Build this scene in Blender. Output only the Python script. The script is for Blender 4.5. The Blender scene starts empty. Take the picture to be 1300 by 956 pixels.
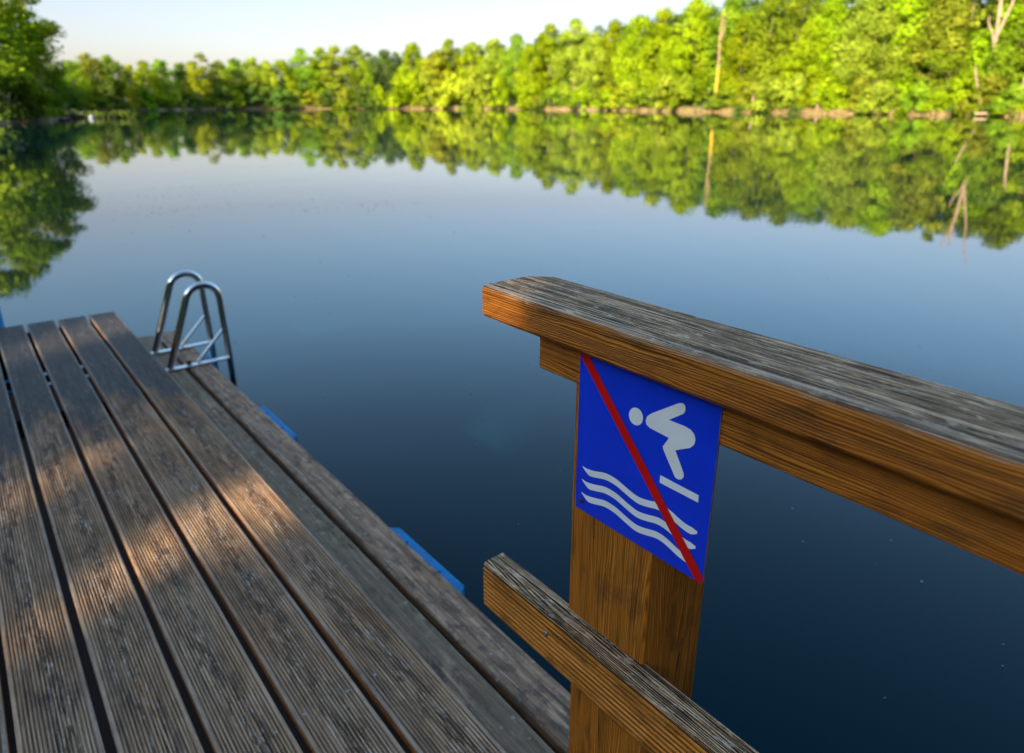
import bpy, bmesh, math, random
import numpy as np
from mathutils import Vector, Matrix

random.seed(7)
RNG = np.random.default_rng(11)
scene = bpy.context.scene
col = scene.collection
EYE = 1.62                      # camera height over the water (water z = 0)
HEAD = math.radians(38.888)     # camera heading, clockwise from +Y (the dock runs along +Y)
PITCH = math.radians(19.21)
FPX = 866.7                     # focal length in photo pixels (24 mm lens)

# ------------------------------------------------------------------ helpers
def link(o, parent=None):
    col.objects.link(o)
    if parent: o.parent = parent
    return o

def tag(o, label=None, cat=None, group=None, kind=None):
    if label: o['label'] = label
    if cat: o['category'] = cat
    if group: o['group'] = group
    if kind: o['kind'] = kind
    return o

def empty(name, loc=(0, 0, 0)):
    o = bpy.data.objects.new(name, None)
    o.location = loc
    o.empty_display_size = 0.1
    return link(o)

class MB:
    """collects geometry for one mesh object"""
    def __init__(s): s.v = []; s.f = []; s.m = []; s.sm = []
    def add(s, vs, fs, mat=0, smooth=False):
        b = len(s.v); s.v.extend([tuple(v) for v in vs])
        for f in fs:
            s.f.append(tuple(i + b for i in f)); s.m.append(mat); s.sm.append(smooth)
    def prism(s, prof, axis, a, b, nseg=1, mat=0, jit=0.0, capmat=None):
        """prof: list of (p, q) counter-clockwise; extruded along axis x/y/z"""
        n = len(prof); vs = []
        for k in range(nseg + 1):
            t = a + (b - a) * k / nseg
            for (p, q) in prof:
                if jit: p2, q2 = p + random.uniform(-jit, jit), q + random.uniform(-jit, jit)
                else: p2, q2 = p, q
                vs.append({'x': (t, p2, q2), 'y': (p2, t, q2), 'z': (p2, q2, t)}[axis])
        fs = []
        for k in range(nseg):
            for i in range(n):
                j = (i + 1) % n
                fs.append((k*n + i, k*n + j, (k+1)*n + j, (k+1)*n + i))
        s.add(vs, fs, mat)
        cm = mat if capmat is None else capmat
        s.add(vs[:n], [tuple(range(n))[::-1]], cm)
        s.add(vs[nseg*n:], [tuple(range(n))], cm)
    def box(s, x0, x1, y0, y1, z0, z1, mat=0, bev=0.0):
        if bev <= 0:
            s.prism([(x0, z0), (x1, z0), (x1, z1), (x0, z1)], 'y', y0, y1, 1, mat); return
        b = bev
        s.prism([(x0+b, z0), (x1-b, z0), (x1, z0+b), (x1, z1-b), (x1-b, z1), (x0+b, z1), (x0, z1-b), (x0, z0+b)], 'y', y0, y1, 1, mat)
    def tube(s, pts, r, seg=12, mat=0, caps=True, taper=None):
        pts = [Vector(p) for p in pts]; n = len(pts); vs = []; fs = []
        prev = None
        for i, p in enumerate(pts):
            t = (pts[min(i+1, n-1)] - pts[max(i-1, 0)]).normalized()
            if prev is None:
                a = t.orthogonal().normalized()
            else:
                a = (prev - t * prev.dot(t)).normalized()
            prev = a; b = t.cross(a)
            rr = r if taper is None else taper[i]
            for k in range(seg):
                w = 2*math.pi*k/seg
                vs.append(p + a*(rr*math.cos(w)) + b*(rr*math.sin(w)))
        for i in range(n-1):
            for k in range(seg):
                k2 = (k+1) % seg
                fs.append((i*seg+k, i*seg+k2, (i+1)*seg+k2, (i+1)*seg+k))
        s.add(vs, fs, mat, True)
        if caps:
            s.add(vs[:seg], [tuple(range(seg))[::-1]], mat); s.add(vs[-seg:], [tuple(range(seg))], mat)
    def build(s, name, mats, parent=None, normals=True):
        me = bpy.data.meshes.new(name)
        me.from_pydata(s.v, [], s.f)
        for m in (mats if isinstance(mats, (list, tuple)) else [mats]): me.materials.append(m)
        me.polygons.foreach_set('material_index', s.m)
        me.polygons.foreach_set('use_smooth', s.sm)
        me.update()
        if normals:
            bm = bmesh.new(); bm.from_mesh(me)
            bmesh.ops.recalc_face_normals(bm, faces=bm.faces); bm.to_mesh(me); bm.free()
        o = bpy.data.objects.new(name, me)
        return link(o, parent)

def ray(x, y):
    """photo pixel -> world direction (rail frame)"""
    cp, sp = math.cos(PITCH), math.sin(PITCH)
    dx, dy = (x - 650)/FPX, -(y - 433.5)/FPX
    v = Vector((dx, cp + sp*dy, -sp + cp*dy))
    c, s = math.cos(HEAD), math.sin(HEAD)
    return Vector((c*v.x + s*v.y, -s*v.x + c*v.y, v.z))
def azim(x):            # azimuth, clockwise from +Y, of a photo column at the far shore
    r = ray(x, 137); return math.atan2(r.x, r.y)
def elev(x, y):
    r = ray(x, y); return r.z/math.hypot(r.x, r.y)

# ------------------------------------------------------------------ materials
def newmat(name):
    m = bpy.data.materials.new(name); m.use_nodes = True
    nt = m.node_tree
    return m, nt, nt.nodes['Principled BSDF']
class NT:
    def __init__(s, nt): s.nt = nt
    def n(s, typ, **kw):
        node = s.nt.nodes.new(typ)
        for k, v in kw.items(): setattr(node, k, v)
        return node
    def l(s, a, b): s.nt.links.new(a, b)
    def noise(s, vec, scale, detail=4, rough=0.55, dist=0.0):
        n = s.n('ShaderNodeTexNoise'); n.inputs['Scale'].default_value = scale
        n.inputs['Detail'].default_value = detail; n.inputs['Roughness'].default_value = rough
        n.inputs['Distortion'].default_value = dist
        if vec is not None: s.l(vec, n.inputs['Vector'])
        return n.outputs['Fac']
    def mapping(s, vec, scale=(1, 1, 1), loc=(0, 0, 0)):
        m = s.n('ShaderNodeMapping'); m.inputs['Scale'].default_value = scale; m.inputs['Location'].default_value = loc
        s.l(vec, m.inputs['Vector']); return m.outputs['Vector']
    def ramp(s, fac, stops, interp='LINEAR'):
        r = s.n('ShaderNodeValToRGB'); r.color_ramp.interpolation = interp
        els = r.color_ramp.elements
        while len(els) < len(stops): els.new(0.5)
        for e, (p, c) in zip(els, stops):
            e.position = p; e.color = (c[0], c[1], c[2], 1) if not isinstance(c, (int, float)) else (c, c, c, 1)
        s.l(fac, r.inputs['Fac']); return r.outputs['Color']
    def mix(s, fac, a, b, mode='MIX'):
        m = s.n('ShaderNodeMix', data_type='RGBA', blend_type=mode)
        for sock, val in ((m.inputs[0], fac), (m.inputs[6], a), (m.inputs[7], b)):
            if isinstance(val, bpy.types.NodeSocket): s.l(val, sock)
            elif isinstance(val, (int, float)): sock.default_value = val if sock.type == 'VALUE' else (val, val, val, 1)
            else: sock.default_value = (val[0], val[1], val[2], 1)
        return m.outputs[2]
    def math(s, op, a, b=None, clamp=False):
        m = s.n('ShaderNodeMath', operation=op, use_clamp=clamp)
        for i, v in enumerate((a, b)):
            if v is None: continue
            if isinstance(v, bpy.types.NodeSocket): s.l(v, m.inputs[i])
            else: m.inputs[i].default_value = v
        return m.outputs[0]
    def rng(s, v, a, b, c=0.0, d=1.0, smooth=False):
        m = s.n('ShaderNodeMapRange'); m.clamp = True
        if smooth: m.interpolation_type = 'SMOOTHSTEP'
        s.l(v, m.inputs[0])
        for i, q in enumerate((a, b, c, d)): m.inputs[i+1].default_value = q
        return m.outputs[0]
    def bump(s, h, strength, dist, nrm=None):
        b = s.n('ShaderNodeBump'); b.inputs['Strength'].default_value = strength; b.inputs['Distance'].default_value = dist
        s.l(h, b.inputs['Height'])
        if nrm is not None: s.l(nrm, b.inputs['Normal'])
        return b.outputs['Normal']
    def obj(s):
        return s.n('ShaderNodeTexCoord').outputs['Object']
    def sep(s, v):
        x = s.n('ShaderNodeSeparateXYZ'); s.l(v, x.inputs[0]); return x.outputs
    def attr(s, name):
        a = s.n('ShaderNodeAttribute', attribute_name=name); return a

def deck_mat():
    """weathered reeded decking; boards along Y; object origin on the deck top"""
    m, nt, P = newmat('weathered_decking'); T = NT(nt)
    co = T.obj(); rnd = T.attr('board').outputs['Fac']
    off = T.n('ShaderNodeCombineXYZ'); T.l(T.math('MULTIPLY', rnd, 37.0), off.inputs[1]); T.l(T.math('MULTIPLY', rnd, 11.0), off.inputs[2])
    add = T.n('ShaderNodeVectorMath', operation='ADD'); T.l(co, add.inputs[0]); T.l(off.outputs[0], add.inputs[1])
    c = add.outputs[0]
    xyz = T.sep(co)
    fine = T.noise(T.mapping(c, (260, 7, 260)), 1.0, 3, 0.6)
    streak = T.noise(T.mapping(c, (70, 2.2, 70)), 1.0, 4, 0.6, 0.6)
    flecks = T.noise(T.mapping(c, (70, 11, 70)), 1.0, 6, 0.72, 0.9)
    blot = T.noise(T.mapping(c, (9, 3.2, 9)), 1.0, 5, 0.62)
    base = T.ramp(streak, [(0.28, (0.060, 0.036, 0.023)), (0.5, (0.29, 0.155, 0.076)), (0.72, (0.57, 0.335, 0.175))])
    grey = T.ramp(fine, [(0.28, (0.13, 0.088, 0.056)), (0.55, (0.41, 0.290, 0.190)), (0.78, (0.66, 0.49, 0.345))])
    u = T.sep(co)[1]
    gmix = T.math('ADD', T.rng(blot, 0.35, 0.65), T.rng(u, 1.9, 0.7, 0.0, 0.45), True)
    top = T.mix(T.math('MULTIPLY', gmix, 0.62), base, grey)
    # heart grain: dark worn flecks running along the middle of each board
    fl = T.rng(flecks, 0.50, 0.575)
    lat = T.attr('lat').outputs['Fac']                       # -1..1 across the board
    wob = T.math('MULTIPLY', T.math('SUBTRACT', T.noise(T.mapping(c, (1, 2.0, 1)), 1.0, 2), 0.5), 1.6)
    mid = T.rng(T.math('ABSOLUTE', T.math('ADD', lat, wob)), 0.16, 0.62, 1.0, 0.0)
    top = T.mix(T.math('MULTIPLY', fl, T.math('ADD', T.math('MULTIPLY', mid, 0.66), 0.04)), top, (0.026, 0.018, 0.014))
    lf = T.rng(T.noise(T.mapping(c, (60, 20, 60), (3, 8, 1)), 1.0, 4, 0.7, 1.0), 0.56, 0.63)
    top = T.mix(T.math('MULTIPLY', lf, T.math('ADD', T.math('MULTIPLY', mid, 0.6), 0.05)), top, (0.50, 0.43, 0.36))
    blotd = T.rng(T.noise(T.mapping(c, (13, 7, 13), (1, 7, 3)), 1.0, 5, 0.65), 0.53, 0.66)
    top = T.mix(T.math('MULTIPLY', blotd, 0.5), top, (0.070, 0.050, 0.036))
    # damp, algae-dark far end (a stain with an uneven edge)
    wetn = T.noise(T.mapping(c, (7, 2.2, 7)), 1.0, 4, 0.6)
    wet = T.rng(T.math('ADD', u, T.math('MULTIPLY', T.math('SUBTRACT', wetn, 0.5), 2.2)), 2.70, 3.05)
    dark = T.ramp(flecks, [(0.32, (0.008, 0.008, 0.009)), (0.5, (0.030, 0.028, 0.028)), (0.68, (0.10, 0.092, 0.085))])
    top = T.mix(T.math('MULTIPLY', wet, 0.94), top, dark)
    # dirt lying in the grooves
    z = xyz[2]
    dirt = T.rng(z, -0.0006, -0.0022)
    top = T.mix(T.math('MULTIPLY', dirt, 0.66), top, (0.014, 0.011, 0.009))
    # flat margin of the board is paler
    edge = T.rng(T.math('ABSOLUTE', lat), 0.84, 0.90)
    top = T.mix(T.math('MULTIPLY', edge, T.math('MULTIPLY', T.rng(blot, 0.3, 0.6), 0.4)), top, (0.30, 0.245, 0.20))
    side = T.ramp(streak, [(0.3, (0.16, 0.050, 0.014)), (0.7, (0.42, 0.16, 0.045))])
    gn = T.n('ShaderNodeNewGeometry'); nz = T.sep(gn.outputs['True Normal'])[2]
    below = T.rng(z, -0.003, -0.007)
    colr = T.mix(T.math('MAXIMUM', T.rng(nz, 0.30, 0.12), below), top, side)
    T.l(colr, P.inputs['Base Color'])
    rr = T.math('SUBTRACT', 0.72, T.math('MULTIPLY', wet, 0.27)); T.l(rr, P.inputs['Roughness'])
    P.inputs['Specular IOR Level'].default_value = 0.16
    h = T.math('ADD', T.math('MULTIPLY', fine, 0.5), T.math('SUBTRACT', T.math('MULTIPLY', streak, 0.6), T.math('MULTIPLY', fl, 0.7)))
    T.l(T.bump(h, 0.8, 0.002), P.inputs['Normal'])
    return m

def step_mat():
    m, nt, P = newmat('mossy_step_boards'); T = NT(nt)
    co = T.obj(); rnd = T.attr('board').outputs['Fac']
    off = T.n('ShaderNodeCombineXYZ'); T.l(T.math('MULTIPLY', rnd, 37.0), off.inputs[1])
    add = T.n('ShaderNodeVectorMath', operation='ADD'); T.l(co, add.inputs[0]); T.l(off.outputs[0], add.inputs[1]); c = add.outputs[0]
    st = T.noise(T.mapping(c, (90, 4, 90)), 1.0, 5, 0.65, 0.5)
    bl = T.noise(T.mapping(c, (34, 17, 34)), 1.0, 6, 0.68)
    mo = T.noise(T.mapping(c, (7, 2.5, 7), (4, 4, 4)), 1.0, 4, 0.6)
    a = T.ramp(st, [(0.3, (0.045, 0.028, 0.019)), (0.5, (0.28, 0.160, 0.090)), (0.70, (0.56, 0.38, 0.24))])
    a = T.mix(T.math('MULTIPLY', T.rng(bl, 0.48, 0.60), 0.72), a, (0.040, 0.030, 0.022))
    green = T.ramp(bl, [(0.35, (0.030, 0.028, 0.014)), (0.52, (0.175, 0.122, 0.062)), (0.66, (0.42, 0.33, 0.21))])
    a = T.mix(T.math('MULTIPLY', T.rng(mo, 0.40, 0.62), T.math('ADD', T.math('MULTIPLY', rnd, 0.75), 0.1)), a, green)
    sp = T.n('ShaderNodeTexVoronoi'); sp.inputs['Scale'].default_value = 26; T.l(c, sp.inputs['Vector'])
    spot = T.math('MULTIPLY', T.rng(sp.outputs['Distance'], 0.16, 0.09), T.rng(mo, 0.42, 0.55))
    a = T.mix(T.math('MULTIPLY', spot, 0.7), a, (0.42, 0.40, 0.36))
    gn = T.n('ShaderNodeNewGeometry'); nz = T.sep(gn.outputs['True Normal'])[2]
    a = T.mix(T.rng(nz, 0.35, 0.15), a, T.mix(0.4, (0.17, 0.072, 0.026), a))
    T.l(a, P.inputs['Base Color']); P.inputs['Roughness'].default_value = 0.72
    P.inputs['Specular IOR Level'].default_value = 0.3
    T.l(T.bump(T.math('ADD', st, T.math('MULTIPLY', bl, 0.6)), 0.5, 0.002), P.inputs['Normal'])
    return m

def rail_mat(name, axis='y', grey_top=True, sat=1.0, scale=1.0, topz=None, topx=None, ring=0.0034, groove=None):
    """brown stained timber, silvery cracked grain on what faces up"""
    m, nt, P = newmat(name); T = NT(nt)
    co = T.obj()
    def st(a, b):
        return {'y': (a, b, a), 'z': (a, a, b)}[axis]
    fine = T.noise(T.mapping(co, st(300*scale, 5)), 1.0, 3, 0.6, 0.25)
    grain = T.noise(T.mapping(co, st(170*scale, 2.6), (1, 5, 2)), 1.0, 5, 0.60, 0.6)
    stain = T.noise(T.mapping(co, st(22, 9), (4, 2, 7)), 1.0, 5, 0.65, 0.6)
    warm = T.noise(T.mapping(co, st(12, 2.0), (8, 1, 3)), 1.0, 3, 0.5)
    xx, yy, zz_ = T.sep(co)[0:3]
    slow = T.noise(T.mapping(co, st(16, 1.6), (2, 9, 4)), 1.0, 3, 0.5)
    across = T.math('ADD', T.math('ADD', T.math('MULTIPLY', xx, 0.93), (zz_ if axis == 'y' else yy)), T.math('MULTIPLY', slow, 0.045))
    ringn = T.math('ADD', T.math('MULTIPLY', across, 2*math.pi/ring), T.math('MULTIPLY', T.noise(T.mapping(co, st(95, 3.2), (6, 1, 2)), 1.0, 3, 0.6), 11.0))
    rings = T.math('ADD', T.math('MULTIPLY', T.math('SINE', ringn), 0.5), 0.5)
    k = sat
    side = T.ramp(T.math('ADD', T.math('MULTIPLY', rings, 0.30), T.math('MULTIPLY', grain, 0.70)), [(0.24, (0.105*k, 0.028*k, 0.005)), (0.46, (0.37*k, 0.116*k, 0.013)), (0.72, (0.62*k, 0.228*k, 0.029))])
    side = T.mix(T.rng(warm, 0.4, 0.65, 0.0, 0.5), side, T.mix(0.5, side, (0.62*k, 0.150*k, 0.011)))
    side = T.mix(T.math('MULTIPLY', T.rng(stain, 0.52, 0.66), 0.52), side, (0.080, 0.042, 0.015))
    side = T.mix(T.math('MULTIPLY', T.rng(fine, 0.54, 0.64), 0.45), side, (0.055, 0.024, 0.007))
    gn = T.n('ShaderNodeNewGeometry'); nz = T.sep(gn.outputs['True Normal'])[2]
    if groove is not None:     # groove shade and sky-lit ridge edges painted into the colour
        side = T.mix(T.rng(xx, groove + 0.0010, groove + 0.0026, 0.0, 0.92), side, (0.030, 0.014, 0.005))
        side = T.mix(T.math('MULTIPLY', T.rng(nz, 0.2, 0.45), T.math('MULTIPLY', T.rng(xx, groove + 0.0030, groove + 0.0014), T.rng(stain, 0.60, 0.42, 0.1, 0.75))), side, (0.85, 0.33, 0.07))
    h = T.math('ADD', T.math('MULTIPLY', rings, 0.45), T.math('ADD', T.math('MULTIPLY', grain, 0.4), T.math('MULTIPLY', fine, 0.3)))
    hb = T.bump(h, 0.8, 0.002)
    if grey_top:
        line = T.noise(T.mapping(co, st(230, 3.0), (3, 3, 3)), 1.0, 3, 0.6, 0.9)
        brk = T.noise(T.mapping(co, st(60, 22), (5, 1, 5)), 1.0, 4, 0.7, 0.8)
        big = T.noise(T.mapping(co, st(9, 3.0), (2, 2, 9)), 1.0, 3, 0.55)
        g = T.ramp(T.math('ADD', T.math('ADD', T.math('MULTIPLY', line, 0.72), T.math('MULTIPLY', rings, 0.20)), T.math('ADD', T.math('MULTIPLY', T.math('SUBTRACT', brk, 0.5), 0.30), 0.045)),
                   [(0.40, (0.012, 0.009, 0.007)), (0.46, (0.135, 0.068, 0.028)), (0.53, (0.40, 0.245, 0.125)), (0.64, (0.74, 0.51, 0.31))])
        g0_ = g
        dk = T.rng(T.noise(T.mapping(co, st(34, 6.5), (1, 2, 3)), 1.0, 5, 0.65), 0.49, 0.60)
        g = T.mix(T.math('MULTIPLY', dk, 0.66), g, T.mix(0.62, g, (0.055, 0.036, 0.018)))
        ltn = T.rng(T.noise(T.mapping(co, st(90, 26), (7, 2, 1)), 1.0, 4, 0.7), 0.57, 0.65); g = T.mix(T.math('MULTIPLY', ltn, 0.7), g, (0.74, 0.58, 0.42))
        crk = T.noise(T.mapping(co, st(420, 2.6), (9, 3, 6)), 1.0, 2, 0.5, 0.3)
        crack = T.math('MULTIPLY', T.rng(crk, 0.44, 0.37), T.rng(brk, 0.62, 0.50))
        if topx is not None:      # the worn, bleached front arris
            ar = T.rng(T.math('ADD', T.sep(co)[0], T.math('MULTIPLY', T.math('SUBTRACT', T.noise(T.mapping(co, (0, 9, 0)), 1.0, 3), 0.5), 0.02)), topx + 0.030, topx + 0.012)
            g = T.mix(T.math('MULTIPLY', ar, T.math('MULTIPLY', T.rng(rings, 0.15, 0.5, 0.05, 1.0), T.rng(line, 0.42, 0.50, 0.0, 0.75))), g, (0.70, 0.53, 0.37))
        g = T.mix(T.math('MULTIPLY', crack, 0.9), g, (0.012, 0.009, 0.007))
        up = T.rng(T.math('ADD', nz, T.math('MULTIPLY', T.math('SUBTRACT', stain, 0.5), 0.5)), 0.35, 0.6)
        if topz is not None: up = T.math('MULTIPLY', up, T.rng(T.sep(co)[2], topz-0.006, topz-0.003))
        colr = T.mix(up, side, g)
        hb2 = T.bump(T.math('ADD', T.math('MULTIPLY', rings, 0.4), T.math('SUBTRACT', T.math('ADD', T.math('MULTIPLY', T.rng(line, 0.36, 0.58), 0.6), T.math('MULTIPLY', brk, 0.3)), T.math('MULTIPLY', crack, 0.7))), 0.9, 0.003)
        mixn = T.n('ShaderNodeMix', data_type='VECTOR'); T.l(up, mixn.inputs[0]); T.l(hb, mixn.inputs[4]); T.l(hb2, mixn.inputs[5])
        T.l(mixn.outputs[1], P.inputs['Normal'])
        T.l(T.math('ADD', 0.5, T.math('MULTIPLY', up, 0.22)), P.inputs['Roughness'])
    else:
        colr = side; T.l(hb, P.inputs['Normal']); P.inputs['Roughness'].default_value = 0.55
    T.l(colr, P.inputs['Base Color']); P.inputs['Specular IOR Level'].default_value = 0.14
    return m

def plain(name, rgb, rough=0.5, metal=0.0, var=0.25, scale=12, bumpy=0.0, spec=0.5):
    m, nt, P = newmat(name); T = NT(nt)
    n = T.noise(T.mapping(T.obj(), (1, 1, 1)), scale, 5, 0.6)
    T.l(T.ramp(n, [(0.3, tuple(c*(1-var) for c in rgb)), (0.7, tuple(min(1, c*(1+var)) for c in rgb))]), P.inputs['Base Color'])
    T.l(T.rng(n, 0.3, 0.7, rough*0.85, min(1, rough*1.15)), P.inputs['Roughness'])
    P.inputs['Metallic'].default_value = metal; P.inputs['Specular IOR Level'].default_value = spec
    if bumpy: T.l(T.bump(n, bumpy, 0.01), P.inputs['Normal'])
    return m

def leaf_mat(name, c_dark, c_mid, c_light, trans=0.35):
    m, nt, P = newmat(name); T = NT(nt)
    nt.nodes.remove(P)
    a = T.attr('shade').outputs['Fac']
    oi = T.n('ShaderNodeObjectInfo').outputs['Random']
    c = T.ramp(a, [(0.0, c_dark), (0.5, c_mid), (1.0, c_light)])
    hs = T.n('ShaderNodeHueSaturation'); T.l(c, hs.inputs['Color'])
    T.l(T.rng(oi, 0, 1, 0.482, 0.514), hs.inputs['Hue']); T.l(T.rng(oi, 0, 1, 0.72, 1.15), hs.inputs['Value'])
    d = T.n('ShaderNodeBsdfDiffuse'); t = T.n('ShaderNodeBsdfTranslucent'); mx = T.n('ShaderNodeMixShader')
    T.l(hs.outputs[0], d.inputs[0]); T.l(hs.outputs[0], t.inputs[0]); mx.inputs[0].default_value = trans
    T.l(d.outputs[0], mx.inputs[1]); T.l(t.outputs[0], mx.inputs[2])
    T.l(mx.outputs[0], nt.nodes['Material Output'].inputs['Surface'])
    return m

M_DECK = deck_mat(); M_STEP = step_mat()
M_RAIL = rail_mat('weathered_rail_timber', 'y', sat=1.0, topx=0.606)
M_BEAM = rail_mat('brown_rail_timber', 'y', False, 1.08)
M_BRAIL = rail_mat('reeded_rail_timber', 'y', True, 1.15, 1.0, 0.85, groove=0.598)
M_POST = rail_mat('brown_post_timber', 'z', False, 1.1, 0.8)
M_JOIST = plain('dark_joist_timber', (0.045, 0.028, 0.018), 0.85, var=0.4)
M_BLUE = plain('blue_plastic_float', (0.004, 0.185, 0.42), 0.6, var=0.25, scale=40, spec=0.2)
M_STEEL = plain('polished_steel_tube', (0.66, 0.67, 0.67), 0.16, 1.0, var=0.06)
M_ALU = plain('brushed_steel_plate', (0.62, 0.62, 0.62), 0.38, 1.0, var=0.12, scale=60)
M_SCREW = plain('grey_screw_head', (0.30, 0.30, 0.30), 0.35, 1.0, var=0.2, scale=300)
M_RUST = plain('rusty_screw_head', (0.10, 0.035, 0.015), 0.7, 0.3, var=0.4, scale=300)
M_SBLUE = plain('enamel_blue', (0.005, 0.044, 0.70), 0.32, var=0.10, scale=14, spec=0.4)
M_SWHITE = plain('enamel_white', (0.90, 0.89, 0.85), 0.4, var=0.05, scale=20, spec=0.4)
M_SRED = plain('enamel_red', (0.68, 0.005, 0.004), 0.38, var=0.08, scale=20, spec=0.4)
M_SBACK = plain('bare_sign_edge', (0.45, 0.45, 0.45), 0.4, 0.6, var=0.2, scale=80)
M_BARK = plain('brown_bark', (0.16, 0.105, 0.068), 0.9, var=0.45, scale=3.0, bumpy=0.6)
M_PALEBARK = plain('pale_dead_bark', (0.28, 0.19, 0.115), 0.85, var=0.3, scale=2.0, bumpy=0.4)
M_BROWNBARK = plain('ruddy_bark', (0.30, 0.17, 0.10), 0.9, var=0.35, scale=2.0, bumpy=0.4)
M_YELLOW = plain('yellow_bark', (0.40, 0.235, 0.012), 0.8, var=0.25, scale=2.0)
M_WHITE = plain('pale_paint', (0.7, 0.72, 0.74), 0.5, var=0.08)
M_BOAT = plain('maroon_boards', (0.055, 0.012, 0.022), 0.7, var=0.3)
M_GREYB = plain('grey_boards', (0.22, 0.21, 0.23), 0.7, var=0.25)

# ------------------------------------------------------------------ camera, light, sky
cam = bpy.data.cameras.new('camera'); co_ = bpy.data.objects.new('camera', cam); link(co_)
co_.location = (0, 0, EYE); co_.rotation_euler = (math.pi/2 - PITCH, 0, -HEAD)
cam.sensor_width = 36; cam.lens = FPX*36/1300; cam.shift_y = -44.5/1300
cam.clip_start = 0.02; cam.clip_end = 6000
cam.dof.use_dof = True; cam.dof.focus_distance = 0.95; cam.dof.aperture_fstop = 4.1
scene.camera = co_

SUN_EL = math.radians(19); SUN_AZ = HEAD + math.radians(-154)      # clockwise from +Y
SDIR = Vector((math.sin(SUN_AZ)*math.cos(SUN_EL), math.cos(SUN_AZ)*math.cos(SUN_EL), math.sin(SUN_EL)))
sl = bpy.data.lights.new('sun', 'SUN'); so = bpy.data.objects.new('sun', sl); link(so)
sl.energy = 4.4; sl.angle = math.radians(0.53); sl.color = (1.0, 0.86, 0.64)
so.rotation_euler = (-SDIR).to_track_quat('-Z', 'Y').to_euler(); so.location = (-30, -20, 30)
w = bpy.data.worlds.new('World'); scene.world = w; w.use_nodes = True
wn = w.node_tree.nodes; bg = wn['Background']
sky = wn.new('ShaderNodeTexSky'); sky.sky_type = 'NISHITA'; sky.sun_disc = False
sky.sun_elevation = SUN_EL; sky.sun_rotation = SUN_AZ % (2*math.pi)
sky.air_density = 1.0; sky.dust_density = 1.6; sky.ozone_density = 3.0; sky.altitude = 50
_T = NT(w.node_tree)
hs_ = _T.n('ShaderNodeHueSaturation'); hs_.inputs['Saturation'].default_value = 0.95; _T.l(sky.outputs[0], hs_.inputs['Color'])
zz = _T.sep(_T.n('ShaderNodeTexCoord').outputs['Generated'])[2]
tint = _T.ramp(zz, [(0.0, (0.53, 0.44, 0.44)), (0.13, (0.555, 0.435, 0.405)), (0.30, (0.80, 0.90, 0.86)), (0.45, (0.86, 0.92, 0.88)), (0.9, (0.94, 0.94, 0.88))])
_T.l(_T.mix(1.0, hs_.outputs[0], tint, 'MULTIPLY'), bg.inputs['Color']); bg.inputs['Strength'].default_value = 0.15
vs_ = scene.view_settings
vs_.view_transform = 'Standard'; vs_.look = 'None'; vs_.gamma = 1; vs_.exposure = 1.87; vs_.use_curve_mapping = False
scene.render.engine = 'CYCLES'
scene.cycles.max_bounces = 6; scene.cycles.use_denoising = True

# ------------------------------------------------------------------ shoreline, ground, water
SHORE = [(-400, 62), (-200, 60), (-60, 70), (30, 84), (62, 88), (72, 105), (84, 165), (110, 188), (150, 196), (300, 235), (450, 245), (600, 230),
         (700, 205), (800, 175), (900, 150), (1000, 138), (1100, 128), (1200, 120), (1300, 114), (1500, 95), (1800, 78)]
def rel(a):             # azimuth relative to the camera heading, -pi..pi
    return (a - HEAD + math.pi) % (2*math.pi) - math.pi
TAB = sorted([(rel(azim(x)), d) for x, d in SHORE] +
             [(-math.pi, 9), (-2.7, 10), (-2.3, 12), (-1.9, 15), (-1.4, 25), (-1.1, 45), (1.25, 50), (1.7, 26), (2.2, 14), (2.7, 10), (math.pi, 9)])
TA = np.array([t[0] for t in TAB]); TD = np.array([t[1] for t in TAB])
def shore_rel(r):
    return float(np.interp(r, TA, TD)) + 1.2*math.sin(r*37) + 0.7*math.sin(r*91+1)*min(1, 1)
def at(x, off):
    """ground point on photo column x, off metres behind the waterline"""
    a = azim(x); d = shore_rel(rel(a)) + off
    return Vector((math.sin(a)*d, math.cos(a)*d, bank(off)))
def bank(off):
    return float(np.interp(off, [-6, -2, 0, 1.2, 4, 12, 40, 110, 400, 1800], [-2.2, -1.2, 0.0, 0.45, 0.8, 1.5, 4.5, 9, 14, 16]))

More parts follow.
